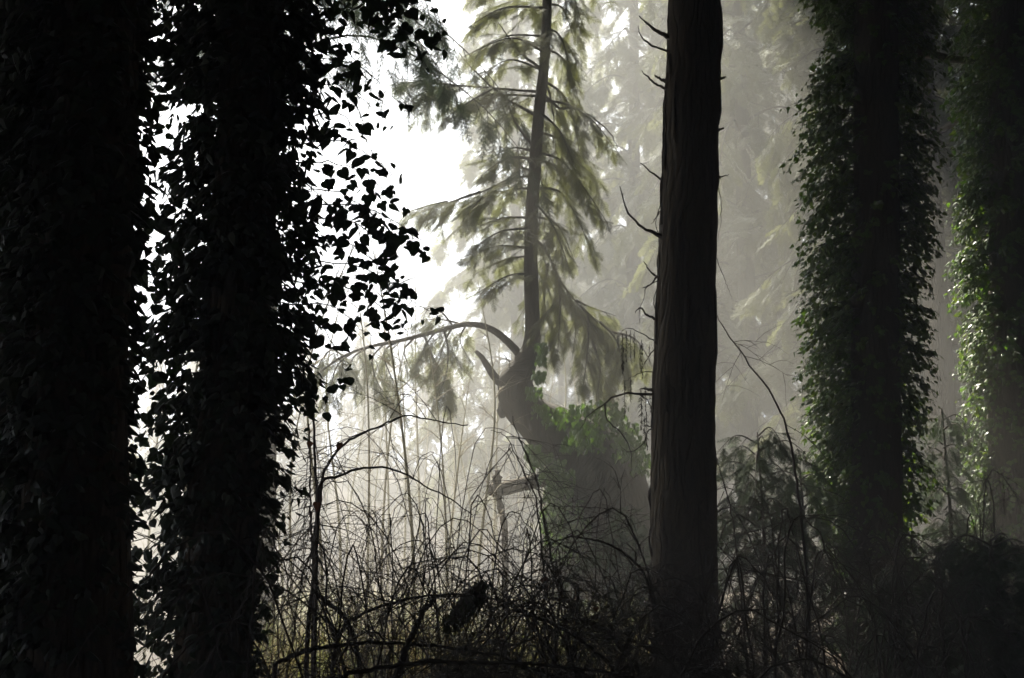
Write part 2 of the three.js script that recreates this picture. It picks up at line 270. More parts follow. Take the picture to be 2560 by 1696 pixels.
// ivied trunks on the near side of the clearing
ivyTree('ivied_tree', 'thick black ivied trunk filling the left edge of the picture', {
  d: 4.6, seed: 5, axis: [[-300, 250], [0, 235], [600, 215], [900, 190], [1696, 180]], left: [[-300, -60], [1696, -120]], right: [[-300, 425], [0, 402], [500, 380], [660, 350], [850, 338], [1696, 332]],
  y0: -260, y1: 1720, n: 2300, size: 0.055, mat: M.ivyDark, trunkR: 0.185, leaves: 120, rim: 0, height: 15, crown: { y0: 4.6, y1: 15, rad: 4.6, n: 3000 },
});
ivyTree('ivied_tree', 'slender dark ivied trunk with long trailing ivy shoots silhouetted against the white sky', {
  d: 6.3, seed: 8, axis: [[-300, 650], [0, 635], [848, 592], [1200, 560], [1696, 525]],
  left: [[-300, 380], [0, 375], [250, 380], [320, 400], [500, 385], [700, 360], [850, 335], [1100, 330], [1400, 330], [1696, 300]],
  right: [[-300, 900], [0, 890], [150, 850], [260, 840], [400, 830], [520, 850], [640, 850], [760, 850], [850, 840], [950, 815], [1050, 795], [1150, 770], [1250, 765], [1330, 735], [1420, 720], [1560, 700], [1696, 690]],
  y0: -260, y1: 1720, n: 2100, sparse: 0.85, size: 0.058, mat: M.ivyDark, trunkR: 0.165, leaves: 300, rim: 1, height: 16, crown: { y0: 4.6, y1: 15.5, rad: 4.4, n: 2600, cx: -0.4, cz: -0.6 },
  sprays: [[560, -80, 395, -10, 0.1, 50], [570, 0, 385, 75, 0.3, 50], [565, 60, 385, 150, 0, 50], [560, 120, 400, 205, 0.3, 44], [550, 200, 390, 300, 0.2, 40], [545, 380, 395, 470, 0.2, 36], [545, 440, 385, 540, 0, 36], [540, 580, 365, 670, 0.2, 36], [535, 720, 350, 800, 0, 36], [530, 790, 345, 880, 0.2, 36], [525, 980, 340, 1070, 0.1, 36], [520, 1200, 340, 1290, 0, 36], [515, 1320, 340, 1400, 0.1, 36], [510, 1440, 345, 1520, 0, 36], [560, -40, 400, 40, 0.2, 40], [560, 30, 390, 120, -0.1, 44], [560, 90, 410, 170, 0.2, 36], [555, 150, 395, 235, 0.1, 40], [550, 300, 400, 400, 0, 26], [545, 520, 370, 600, 0.1, 30], [540, 640, 350, 720, 0.1, 30], [530, 880, 345, 960, 0, 26], [520, 1100, 340, 1180, 0.1, 26], [720, -60, 1085, 10, 0.15, 46], [740, -20, 1112, 100, -0.1, 60], [760, 20, 1040, 130, 0.2, 44], [720, 60, 925, 205, -0.2, 30], [720, 150, 1005, 262, 0.1, 48], [730, 200, 960, 300, -0.2, 34], [730, 300, 940, 385, 0.2, 34], [720, 360, 985, 440, -0.1, 38], [720, 400, 985, 490, 0.25, 42], [710, 480, 960, 560, -0.25, 36], [720, 520, 1062, 605, 0.05, 62], [720, 560, 1000, 640, -0.2, 36], [700, 600, 1005, 715, 0.2, 44], [700, 660, 1070, 780, 0.05, 66], [700, 700, 1020, 830, -0.2, 48], [700, 760, 935, 850, 0.2, 30], [690, 800, 862, 915, -0.1, 26], [680, 880, 800, 1030, 0.1, 20], [680, 960, 830, 985, 0, 14]],
});

ivyTree('ivied_tree', 'ivied trunk half hidden behind the thick black trunk at the left edge', {
  d: 8.2, seed: 13, axis: [[-300, 20], [1696, 0]], left: [[-300, -200], [1696, -200]], right: [[-300, 215], [0, 200], [600, 180], [1696, 170]],
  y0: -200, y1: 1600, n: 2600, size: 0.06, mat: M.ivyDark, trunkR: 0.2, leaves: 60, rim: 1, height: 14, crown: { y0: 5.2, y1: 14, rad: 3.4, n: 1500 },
});

// the bare trunk
{
  const d = 9.6, foot = at(1716, 1696, d), b = onGround(foot.x, foot.z, 0.1), t = thing('bare_trunk_tree', b, 'straight bare dark trunk with dead snapped twigs, standing right of the crooked fir', 'tree'), r = rngOf(41);
  const rel = (px, py, dd = d) => at(px, py, dd).sub(b), px2m = d / F;
  const P = [[1712, 1900, 92], [1711, 1696, 84], [1709, 1350, 80], [1711, 1000, 77], [1717, 700, 73], [1727, 400, 68], [1735, 100, 65], [1738, -200, 62]];
  const path = P.map(([x, y]) => rel(x, y)); path.push(V(path[7].x + 0.1, 9, path[7].z), V(path[7].x + 0.15, 17, path[7].z));
  trunk(t, path, [...P.map((q) => q[2] * px2m), 0.15, 0.05], { seed: 17, amp: 0.075, sides: 64, seg: 360, mat: M.bark });
  for (let k = 0; k < 70; k++) { // loose bark plates along the trunk
    const py = r.r(-80, 1690), i = P.findIndex((q) => q[1] < py), hw = i > 0 ? lerp(P[i - 1][2], P[i][2], (P[i - 1][1] - py) / (P[i - 1][1] - P[i][1])) : 75, cx = i > 0 ? lerp(P[i - 1][0], P[i][0], (P[i - 1][1] - py) / (P[i - 1][1] - P[i][1])) : 1715;
    const a = r.r(-0.3, 3.44), c = rel(cx, py), R = hw * px2m * 0.99, o = c.clone().add(V(Math.cos(a) * R, 0, Math.sin(a) * R)), l = r.r(0.12, 0.3), w = r.r(0.02, 0.045), tn = V(-Math.sin(a), 0, Math.cos(a)), nr = V(Math.cos(a), 0, Math.sin(a));
    const mb = new MB(); mb.tube([o.clone().add(V(0, -l, 0)).addScaledVector(nr, -0.006), o.clone().add(V(0, -l * 0.5, 0)).addScaledVector(nr, 0.004).addScaledVector(tn, r.r(-0.01, 0.01)), o.clone().add(V(0, l * 0.5, 0)).addScaledVector(nr, 0.004), o.clone().add(V(0, l, 0)).addScaledVector(nr, -0.004)], [w * 0.2, w * 0.5, w * 0.45, w * 0.15], 5, null, false); mb.build('bark_plate', M.bark, t);
  }
  const tw = [
    [[1680, 100], [1640, 75], [1598, 42], 0.017], [[1680, 131], [1625, 112], [1602, 88], [1596, 66], 0.008], [[1678, 226], [1640, 210], [1605, 178], 0.012], [[1685, 206], [1655, 200], [1638, 189], 0.018],
    [[1672, 457], [1635, 436], [1602, 408], 0.011], [[1660, 594], [1610, 570], [1570, 530], [1548, 465], 0.013], [[1655, 705], [1632, 685], [1609, 655], 0.010], [[1655, 560], [1655, 500], [1653, 450], 0.007], [[1655, 520], [1640, 545], [1628, 560], 0.005],
    [[1650, 800], [1620, 790], [1600, 770], [1588, 782], 0.010], [[1645, 690], [1625, 712], [1604, 721], 0.007], [[1648, 702], [1616, 720], [1610, 740], [1600, 778], [1600, 812], 0.004],
    [[1795, 199], [1806, 196], [1814, 193], 0.011], [[1792, 328], [1803, 323], [1811, 321], 0.012], [[1790, 447], [1806, 441], [1823, 436], 0.007], [[1797, 470], [1804, 520], [1800, 570], [1792, 610], 0.003], [[1790, 640], [1808, 690], [1818, 715], [1831, 750], 0.003],
    [[1648, 985], [1600, 985], [1560, 984], [1530, 996], [1500, 1018], [1470, 1040], [1452, 1072], 0.009], [[1512, 1010], [1516, 1048], [1540, 1070], [1564, 1098], [1578, 1140], [1578, 1186], 0.006], [[1600, 986], [1620, 1004], [1634, 1034], 0.006],
    [[1648, 866], [1620, 842], [1590, 826], [1566, 822], [1552, 834], 0.005], [[1645, 862], [1622, 892], [1600, 932], 0.005], [[1648, 927], [1610, 932], [1580, 942], [1562, 956], 0.004], [[1640, 978], [1615, 973], [1600, 974], 0.012], [[1645, 1067], [1620, 1066], [1604, 1064], 0.005],
    [[1640, 1072], [1622, 1076], [1608, 1110], [1570, 1130], [1550, 1112], 0.006],
  ];
  for (const q of tw) { const r0 = q.pop(), pts = q.map(([x, y], k) => rel(x, y, d + (k / q.length - 0.2) * 0.25)); new MB().tube(curve(pts, 14).map((p, k) => p.add(V(r.r(-1, 1), r.r(-1, 1), 0).multiplyScalar(k ? 0.006 : 0))), (u) => r0 * (1.15 - 0.85 * u) * r.r(0.85, 1.2), 6).build('dead_twig', M.twig, t); }
  for (let k = 0; k < 9; k++) { // ivy vines running up the shaded side
    const off = r.r(-12, 16), pts = [], a = r.r(430, 760), e = r.r(1300, 1700); for (let y = a; y <= e; y += 45) pts.push(rel(interp([[0, 1672], [800, 1646], [1200, 1630], [1700, 1628]], y) + off * N3(k, y * 0.01, 3) * 2.4 + 2, y, d - 0.02 + 0.06 * N3(k * 3, y * 0.008, 8)));
    new MB().tube(curve(pts, pts.length * 3), (u) => 0.0075 * (1.1 - 0.7 * (1 - u)), 5).build('vine', M.twig, t);
  }
  for (const [px, py, l] of [[1556, 836, 95], [1566, 828, 75], [1576, 826, 70], [1586, 830, 62], [1604, 850, 90], [1600, 862, 60], [1624, 862, 40], [1562, 952, 85], [1576, 944, 60], [1602, 972, 100], [1614, 966, 60], [1626, 976, 52], [1616, 1030, 90], [1612, 1040, 70]]) { const m = shadows(new THREE.Mesh(TASSEL[px % 3], M.tassel)); m.name = 'seed_tassel'; m.position.copy(rel(px, py, d + r.r(-0.1, 0.2))); m.scale.set(l * px2m * 0.8, l * px2m, l * px2m * 0.8); m.rotation.y = r.r(0, 6); t.add(m); }
  crownOf(t, r, { y0: 5.6, y1: 16, rad: 5.6, n: 4200, cx: -1.4, cz: -1.2 });
}

// ivied trees on the right
ivyTree('ivied_tree', 'ivy-clad trunk between the bare trunk and the right edge, leafy on its left side', {
  d: 12, seed: 21, axis: [[-300, 2190], [1696, 2190]],
  left: [[-300, 1990], [0, 1975], [30, 2015], [110, 2025], [200, 1995], [250, 1955], [280, 1948], [330, 1990], [390, 1945], [430, 1965], [480, 1990], [540, 1980], [620, 1975], [720, 1978], [800, 1972], [900, 1970], [1100, 1980], [1250, 1990], [1350, 2040], [1500, 2050], [1696, 2060]],
  right: [[-300, 2390], [0, 2380], [100, 2395], [250, 2340], [400, 2380], [500, 2352], [650, 2370], [720, 2335], [900, 2355], [1000, 2340], [1100, 2325], [1200, 2355], [1300, 2340], [1450, 2320], [1696, 2300]],
  y0: -260, y1: 1640, n: 4600, front: 0.12, size: 0.058, mat: M.ivy, trunkR: 0.225, leaves: 300, rim: 2.5, height: 17, crown: { y0: 6.4, y1: 17, rad: 5.4, n: 4200, cx: -0.8, cz: -2.2 },
});
ivyTree('ivied_tree', 'ivied trunk at the right edge, its left rim of leaves lit bright green', {
  d: 13.6, seed: 31, axis: [[-300, 2530], [1696, 2530]],
  left: [[-300, 2300], [0, 2330], [100, 2360], [250, 2335], [330, 2368], [450, 2378], [520, 2365], [600, 2372], [760, 2350], [800, 2370], [900, 2375], [1000, 2385], [1100, 2395], [1300, 2400], [1400, 2385], [1500, 2400], [1696, 2420]],
  right: [[-300, 2760], [1696, 2720]],
  y0: -260, y1: 1600, n: 3600, front: 0.4, size: 0.06, mat: M.ivy, trunkR: 0.24, leaves: 300, rim: 2.5, height: 17, crown: { y0: 6.8, y1: 17, rad: 5.2, n: 3400, cx: 1.8, cz: -1.2 },
});

// ---------------------------------------------------------------- firs
const UP = V(0, 1, 0);
function bough(r, wood, mats, path, r0, { s = 1, dens = 1, hang = 0.5, from = 0.15, reach = 0.7 } = {}) {
  const n = 14, pts = curve(path, n), L = pts.reduce((a, p, k) => a + (k ? p.distanceTo(pts[k - 1]) : 0), 0);
  wood.tube(pts, (t) => r0 * (1 - 0.85 * t), 6);
  const step = 0.125 * s / dens;
  for (let l = L * from; l <= L; l += step * r.r(0.6, 1.4)) {
    const t = l / L, u = t * n, i = Math.min(n - 1, Math.floor(u)), p = pts[i].clone().lerp(pts[i + 1], u - i), T = pts[i + 1].clone().sub(pts[i]).normalize(), S = V().crossVectors(T, UP).normalize(), sd = r() < 0.5 ? -1 : 1;
    const len = Math.max(0.18, reach * (t < 0.3 ? 0.5 + t * 1.6 : 1.1 - 0.85 * t)) * r.r(0.5, 1.15) * s, h = hang * r.r(0.5, 1.6);
    const dir = T.clone().multiplyScalar(0.55).addScaledVector(S, sd * r.r(0.25, 0.95)).addScaledVector(UP, -h + 0.1).normalize();
    const e = p.clone().addScaledVector(dir, len).addScaledVector(UP, -h * len * 0.35);
    const m = p.clone().lerp(e, 0.5).addScaledVector(UP, h * len * 0.12);
    wood.tube([p, m, e], [0.006 * s, 0.0045 * s, 0.002 * s], 3, null, false);
    const k = Math.max(2, Math.round(len / (0.12 * s)));
    for (let q = 0; q < k; q++) {
      const w = (q + 0.6) / k, b = w < 0.5 ? p.clone().lerp(m, w * 2) : m.clone().lerp(e, w * 2 - 1), dd = e.clone().sub(p).normalize().add(V(r.r(-0.7, 0.7), r.r(-0.75, 0.1) * (0.5 + h), r.r(-0.7, 0.7)));
      mats.push(basis(dd, V(r.r(-0.5, 0.5), 1, r.r(-0.5, 0.5)), b, s * r.r(0.6, 1.05)));
    }
    mats.push(basis(dir, V(r.r(-0.5, 0.5), 1, r.r(-0.5, 0.5)), e.addScaledVector(dir, -0.1 * s), s * r.r(0.6, 1)));
  }
}
function fir(name, pos, label, group, { H, base, spread, nb, s, dens, seed, mat = M.needle, far = true, hang = 0.5, trunkR = H * 0.009 }) {
  const t = thing(name, pos, label, 'tree', group), r = rngOf(seed), wood = new MB(), mats = [];
  trunk(t, [V(0, -0.3, 0), V(0.05, H * 0.3, 0), V(-0.05, H * 0.7, 0.05), V(0, H, 0)], [trunkR * 1.2, trunkR, trunkR * 0.6, 0.02], { sides: 14, seg: 40, amp: 0.06, seed, mat: M.firBark });
  for (let k = 0; k < nb; k++) {
    const q = (k + r()) / nb, y = lerp(base, H - 0.2, Math.pow(q, 0.9)), l = spread * Math.pow(1 - q * 0.9, 0.8) * r.r(0.6, 1.1), a = k * 2.399 + r.r(-0.4, 0.4), o = V(Math.cos(a), 0, Math.sin(a));
    bough(r, wood, mats, [V(0, y, 0), V(0, y, 0).addScaledVector(o, l * 0.35).add(V(0, l * 0.06, 0)), V(0, y, 0).addScaledVector(o, l * 0.75).add(V(0, -l * 0.1 * (1 + hang), 0)), V(0, y, 0).addScaledVector(o, l).add(V(0, -l * 0.26 * (1 + hang), 0))], 0.016 * s, { s, dens, hang, reach: 0.6, from: 0.04 });
  }
  wood.build('branches', M.firBark, t); instanced('crown', far ? FARSPRAY : SPRAY, mat, mats, t);
  return t;
}

// the crooked fir
{
  const d = 18, foot = at(1500, 1430, d), b = onGround(foot.x, foot.z, 0.15), k = d / F, r = rngOf(99);
  const t = thing('crooked_fir', b, 'crooked fir rising from a swollen, leaning, ivy-covered base in the misty clearing', 'tree');
  const rel = (px, py, dd = 0) => at(px, py, d + dd).sub(b);
  const C = [[1505, 1470, 165], [1500, 1370, 150], [1496, 1270, 138], [1482, 1180, 120], [1440, 1120, 92], [1385, 1082, 68], [1330, 1042, 52], [1293, 1000, 45], [1290, 955, 44], [1312, 908, 31], [1327, 870, 23], [1331, 823, 19], [1328, 713, 18], [1327, 604, 16.5], [1332, 494, 16], [1340, 384, 15.3], [1348, 275, 14.5], [1360, 165, 12.6], [1368, 0, 12], [1373, -260, 10], [1377, -600, 6], [1378, -800, 1.5]];
  trunk(t, C.map(([x, y]) => rel(x, y)), C.map((c) => c[2] * k), { sides: 40, seg: 420, amp: 0.035, seed: 4, mat: M.firBark });
  new MB().tube(curve([rel(1296, 985), rel(1268, 968), rel(1240, 946), rel(1218, 915), rel(1204, 893), rel(1189, 878)], 26), [...Array(27)].map((_, q) => lerp(20, 4.5, Math.pow(q / 26, 0.6)) * k * r.r(0.93, 1.07)), 12).build('broken_limb', M.firBark, t);
  new MB().tube(curve([rel(1262, 1010), rel(1255, 1028), rel(1257, 1046)], 6), [0.09, 0.1, 0.075, 0.09, 0.07, 0.055, 0.03], 6).build('torn_bark', M.firBark, t);
  const sprays = [];
  const limb = (pts, r0, o, name = 'bough') => { // a bough with its needles as a sub-part
    const w = new MB(), mm = []; bough(r, w, mm, pts.map((q) => rel(q[0], q[1], q[2] ?? 0)), r0, o); const m = w.build(name, M.firBark, t); if (mm.length) instanced('needles', SPRAY, M.needle, mm, m); return m;
  };
  const bare = (pts, r0) => new MB().tube(curve(pts.map((q) => rel(q[0], q[1], q[2] ?? 0)), 16).map((p) => p.add(V(r.r(-1, 1), r.r(-1, 1), r.r(-1, 1)).multiplyScalar(0.008))), (u) => r0 * (1.1 - 0.9 * u), 6).build('bare_branch', M.firBark, t);
  // the long arched limb on the left and the boughs hanging from it
  new MB().tube(curve([[1302, 892], [1286, 872], [1262, 848], [1236, 828], [1205, 815], [1167, 811], [1123, 820], [1070, 834, -0.1], [1000, 852, -0.3], [930, 866, -0.5], [860, 890, -0.7], [800, 930, -0.8]].map((q) => rel(q[0], q[1], q[2] ?? 0)), 50), (u) => lerp(11.5, 2.5, u) * k, 8).build('arched_limb', M.firBark, t);
  for (const q of [[[1165, 812], [1150, 850, 0.1], [1175, 905, 0.2]], [[1130, 818], [1110, 860, 0.2], [1090, 930, 0.3]], [[1110, 822], [1120, 880, -0.2], [1112, 950, -0.3], [1080, 1010, -0.4]], [[1090, 828], [1060, 870, 0], [1040, 940, 0.1]], [[1060, 838], [1085, 900], [1120, 960], [1130, 1010]], [[1040, 840], [1010, 880, 0.3], [1030, 930, 0.4]], [[1000, 852], [960, 880], [985, 960], [1010, 1030]], [[960, 860], [930, 900, -0.4], [945, 960, -0.5], [990, 1020, -0.5]], [[920, 868], [880, 900, -0.5], [870, 960, -0.7]], [[880, 882], [840, 920, -0.6], [820, 1000, -0.8]], [[1130, 812], [1100, 780], [1070, 790]], [[1150, 810], [1110, 800, 0.2], [1040, 800, 0.4]], [[860, 890], [820, 880, -0.7], [780, 940, -0.8]]]) limb(q, 0.018, { s: 0.72, dens: 1.1, hang: 0.5, from: 0.05, reach: 0.75 });
  // boughs of the upright leader, left side
  for (const q of [
    [[1372, -120], [1250, -130, 0.4], [1130, -60, 0.6]], [[1372, -60], [1280, -60, -0.4], [1180, 0, -0.6]], [[1368, -10], [1290, 0, 0.5], [1190, 40, 0.8]], [[1366, 20], [1260, 20, -0.3], [1165, 70, -0.5]], [[1362, 90], [1270, 90, 0.3], [1180, 130, 0.6]], [[1360, 130], [1280, 95, -0.5], [1160, 140, -0.9]], [[1356, 175], [1270, 150, 0.4], [1190, 200, 0.8]],
    [[1352, 230], [1250, 222, 0], [1150, 214, -0.1], [1060, 205, -0.1], [1012, 205, -0.2]], [[1350, 240], [1240, 240, 0.4], [1150, 270, 0.6]], [[1230, 222, 0], [1150, 270, -0.2], [1110, 300, -0.3]], [[1140, 214, 0], [1080, 240, 0.2], [1050, 290, 0.3]], [[1348, 290], [1290, 270, 0.6], [1235, 330, 0.9]],
    [[1120, 504], [1065, 516], [1012, 532]], [[1180, 486], [1110, 512, 0.1], [1050, 530, 0.2]], [[1120, 211], [1060, 205], [1008, 198]], [[1160, 214], [1090, 222, -0.2], [1035, 240, -0.3]],
    [[1340, 380], [1280, 370, 0.3], [1220, 400, 0.6]], [[1336, 400], [1270, 395, -0.4], [1200, 440, -0.6]], [[1332, 438], [1270, 450], [1210, 478], [1110, 510], [1012, 530]], [[1200, 480], [1140, 505, 0.2], [1105, 560, 0.3]], [[1250, 465], [1200, 500, -0.2], [1150, 560, -0.4]], [[1332, 470], [1260, 480, 0.5], [1190, 540, 0.8]],
    [[1328, 545], [1260, 545, 0.2], [1185, 570, 0.4]], [[1328, 570], [1250, 580, -0.5], [1195, 610, -0.7]], [[1327, 622], [1250, 615, 0], [1150, 645, -0.1]], [[1327, 640], [1260, 650, 0.5], [1180, 690, 0.8]], [[1327, 685], [1270, 690, -0.3], [1200, 730, -0.5]],
  ]) limb(q, 0.021, { s: 0.72, dens: 1.1, hang: 0.3, from: 0.04, reach: 0.85 });
  // right side: longer, drooping
  for (const q of [
    [[1374, -150], [1440, -120, 0.4], [1500, -20, 0.7]], [[1372, -60], [1420, -40, -0.4], [1455, 60, -0.6]], [[1368, 10], [1405, 20, 0.3], [1440, 110, 0.5]], [[1366, 70], [1400, 90, -0.3], [1430, 190, -0.4]], [[1362, 120], [1410, 150, 0.4], [1450, 260, 0.6]], [[1358, 200], [1410, 240, 0.2], [1440, 330, 0.3], [1450, 400, 0.3]], [[1352, 250], [1420, 262], [1480, 300], [1545, 380]],
    [[1350, 280], [1400, 330, -0.4], [1440, 430, -0.6]], [[1345, 330], [1400, 350, 0.4], [1470, 420, 0.8], [1500, 500, 0.9]], [[1340, 380], [1400, 400, -0.3], [1460, 470, -0.5], [1520, 560, -0.6]], [[1338, 400], [1390, 420, 0.5], [1420, 500, 0.8]], [[1334, 470], [1400, 480, 0.2], [1450, 560, 0.4], [1480, 640, 0.5]], [[1332, 500], [1380, 560, -0.4], [1420, 660, -0.6]], [[1330, 540], [1390, 560, 0.3], [1440, 660, 0.5]],
    [[1328, 590], [1360, 620], [1400, 700], [1436, 751], [1480, 792], [1575, 855]], [[1420, 735], [1440, 800, 0.2], [1430, 900, 0.3]], [[1400, 700], [1400, 780, -0.2], [1395, 880, -0.3]], [[1450, 765], [1500, 820, 0.2], [1520, 920, 0.3]], [[1470, 785], [1470, 860, -0.3], [1460, 960, -0.4]], [[1500, 805], [1540, 850, -0.2], [1560, 940, -0.3]], [[1530, 830], [1590, 850, 0.3], [1640, 930, 0.5]], [[1370, 660], [1360, 740, 0.4], [1375, 830, 0.6]], [[1329, 660], [1370, 720, 0.5], [1390, 820, 0.8]], [[1440, 752], [1480, 770, 0.5], [1540, 790, 0.7]], [[1545, 840], [1545, 900, 0.1], [1520, 990, 0.1]], [[1480, 850, -0.2], [1500, 920, -0.2], [1490, 1000, -0.2]],
  ]) limb(q, 0.022, { s: 0.72, dens: 1.1, hang: 0.6, from: 0.06, reach: 0.9 });
  for (const q of [[[1350, 170], [1300, 130], [1265, 85], [1240, 45]], [[1340, 290], [1270, 250], [1210, 200], [1165, 155], [1140, 120]], [[1332, 365], [1290, 310], [1270, 255], [1264, 215]], [[1329, 425], [1305, 418], [1288, 400]], [[1300, 912], [1275, 905], [1258, 885]], [[1356, 180], [1372, 230], [1385, 300], [1383, 370]], [[1362, 240], [1400, 270], [1440, 272], [1490, 300], [1530, 340], [1545, 372]]]) bare(q, 0.02);
  // ivy on the leaning base
  const edge = [[1352, 870, 0.55], [1350, 900, 0.55], [1346, 940, 0.6], [1335, 985, 0.7], [1350, 1030, 0.8], [1380, 1042, 1], [1420, 1048, 1], [1460, 1045, 1.3], [1500, 1040, 1.6], [1530, 1060, 1.6], [1560, 1085, 1.3], [1580, 1120, 1.2], [1600, 1160, 1], [1560, 1120, 1.2], [1430, 1100, 1], [1480, 1100, 1.2], [1330, 1128, 0.7], [1355, 1155, 1], [1380, 1175, 1.2], [1400, 1205, 1.4], [1395, 1250, 1.4], [1415, 1290, 1.6], [1400, 1330, 1.6], [1420, 1370, 1.5], [1440, 1330, 1.5], [1380, 1300, 1]];
  const L = [], sm = new MB(), cam = V(0, 0, 1);
  for (const [px, py, w] of edge) for (let q = 0; q < 70 * w; q++) { const p = rel(px + r.r(-1, 1) * 26 * w, py + r.r(-1, 1) * 24 * w, (py > 1090 ? -0.75 : -0.25) + r.r(-0.55, 0.3) * 0.9), Y = V(r.r(-0.6, 0.6), 1, r.r(-0.6, 0.3)).normalize(), Z = V(r.r(-1, 0.6), r.r(-0.2, 1), r.r(-0.3, 1)); Z.addScaledVector(Y, -Z.dot(Y)).normalize(); const m = new THREE.Matrix4().makeBasis(V().crossVectors(Y, Z), Y, Z), s = r.r(0.05, 0.1); m.scale(V(s, s, s)); m.setPosition(p); L.push({ m, v: L.length % 3 }); }
  for (const l of L.filter((_, q) => q % 8 === 0).slice(0, 290)) { const m = shadows(new THREE.Mesh(LEAF[l.v], M.ivy)); m.name = 'ivy_leaf'; m.applyMatrix4(l.m); t.add(m); }
  for (let v = 0; v < 3; v++) instanced('ivy_foliage', LEAF[v], M.ivy, L.filter((l, q) => l.v === v && q % 8).map((l) => l.m), t);
  // snapped log lodged against the base, and the rotten post under its end
  const lg = thing('snapped_log', onGround(at(1330, 1420, 17.6).x, -17.4, 0.1), 'pale snapped log jutting level from the ivied base of the crooked fir', 'log'), lb = lg.position;
  new MB().tube(curve([at(1215, 1228, 17.3), at(1260, 1222, 17.3), at(1320, 1208, 17.4), at(1370, 1198, 17.5), at(1450, 1190, 17.8)].map((p) => p.sub(lb)), 20), [0.03, 0.08, ...Array(19).fill(0.1)].map((x) => x * r.r(0.92, 1.08)), 10).build('log_body', M.deadWood, lg);
  for (let q = 0; q < 4; q++) new MB().tube([at(1232, 1216 + q * 5, 17.3).sub(lb), at(1214 - r.r(-8, 8), 1212 + q * 6, 17.3).sub(lb)], [0.018, 0.003], 4).build('splinter', M.deadWood, lg);
  const ps = thing('rotten_post', onGround(at(1248, 1400, 17.2).x, -17.2, 0.1), 'slim rotten upright snag standing at the end of the snapped log', 'snag'), pb = ps.position;
  new MB().tube(curve([V(0, -0.1, 0), at(1262, 1330, 17.2).sub(pb), at(1246, 1240, 17.2).sub(pb), at(1243, 1205, 17.2).sub(pb), at(1244, 1176, 17.2).sub(pb)], 20), [...Array(21)].map((_, q) => lerp(0.04, 0.08, q / 20) * r.r(0.65, 1.2) * (q > 17 ? 0.6 : 1)), 7).build('snag_body', M.deadWood, ps);
}

// fir behind the ivied trees on the left: only its boughs reach into the white gap
{
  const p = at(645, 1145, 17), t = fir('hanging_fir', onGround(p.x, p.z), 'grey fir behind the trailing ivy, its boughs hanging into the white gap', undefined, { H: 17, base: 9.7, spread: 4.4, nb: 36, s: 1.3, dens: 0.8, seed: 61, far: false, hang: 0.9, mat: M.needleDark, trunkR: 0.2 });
}
// hazy firs across the clearing
const FAR = 'misty firs across the clearing';
{
  const proto = [0, 1, 2].map((v) => fir('misty_fir', V(0, -200, 0), 'tall pale fir fading into the mist across the clearing', FAR, { H: 22, base: [2.2, 1.6, 4.5][v], spread: [3.6, 3.2, 4.2][v], nb: [72, 78, 60][v], s: [2, 1.9, 2.2][v], dens: [1, 1, 0.8][v], seed: 70 + v, hang: [0.5, 0.6, 0.7][v] }));
  const used = [false, false, false];
  const list = [
    [1290, 36, 0, 1, 0.4, 'pale fir fading into the mist just behind the leader of the crooked fir'], [1590, 33, 0, 1, 2, 'misty fir whose boughs fill the space just left of the bare trunk'], [1765, 31, 1, 0.95, 4.4, 'misty fir standing directly behind the bare trunk'],
    [1872, 27, 2, 0.95, 5, 'misty fir with a stout visible trunk between the bare trunk and the leafy ivied tree'], [1965, 38, 0, 1.02, 1.6, 'faint fir showing past the left rim of the leafy ivied tree'], [2110, 22.5, 1, 0.8, 2.5, 'misty fir mostly hidden behind the leafy ivied tree'], [2230, 25, 0, 0.9, 3.6, 'dim fir directly behind the leafy ivied trunk'],
    [2330, 30, 0, 0.98, 4.1, 'dim fir in the narrow gap between the two ivied trees on the right'], [2450, 26, 1, 0.95, 0.2, 'shaded fir behind the left rim of the rightmost ivied tree'], [2580, 29, 2, 1, 1.2, 'shaded fir behind the rightmost ivied trunk'], [2740, 24, 0, 0.9, 2.2, 'fir just beyond the right edge, behind the rightmost ivied tree'],
    [1450, 52, 2, 1, 2.8, 'palest tall fir, farthest back, right of the crooked fir'], [1700, 46, 1, 1, 0.7, 'very faint tall fir behind the bare trunk and the nearer misty firs'], [1830, 50, 0, 1, 0.9, 'very faint fir far back, just right of the bare trunk']];
  list.push([-260, 17, 1, 0.8, 1, 'dark fir beyond the left edge, behind the thick black trunk'], [-620, 20, 0, 0.85, 2, 'fir well beyond the left edge of the picture'], [-130, 28, 2, 1, 3, 'hazy fir beyond the left edge, behind the ivied trunks'], [1405, 44, 0, 0.62, 2.2, 'half-height misty fir showing between the crooked fir and its hanging right-hand boughs'], [1520, 41, 1, 0.55, 3.2, 'half-height misty fir above the ivied base of the crooked fir']); const ridge = rngOf(321); for (let k = 0; k < 22; k++) list.push([lerp(300, 1340, (k + ridge()) / 22), ridge.r(42, 58), k % 2, ridge.r(0.16, 0.36), ridge.r(0, 6), null]);
  for (const [px, d, v, s, rot, label] of list) {
    const p = at(px, 1145, d), o = used[v] ? proto[v].clone() : proto[v]; if (used[v]) { o.name = numbered('misty_fir'); scene.add(o); } used[v] = true;
    o.position.copy(onGround(p.x, p.z, 0.1)); o.rotation.y = rot; o.scale.setScalar(s);
    if (!label) o.userData = { label: 'small pale fir in the far mist behind the bare saplings', category: 'tree', group: 'small far firs' }; else o.userData = { ...o.userData, label };
  }
}

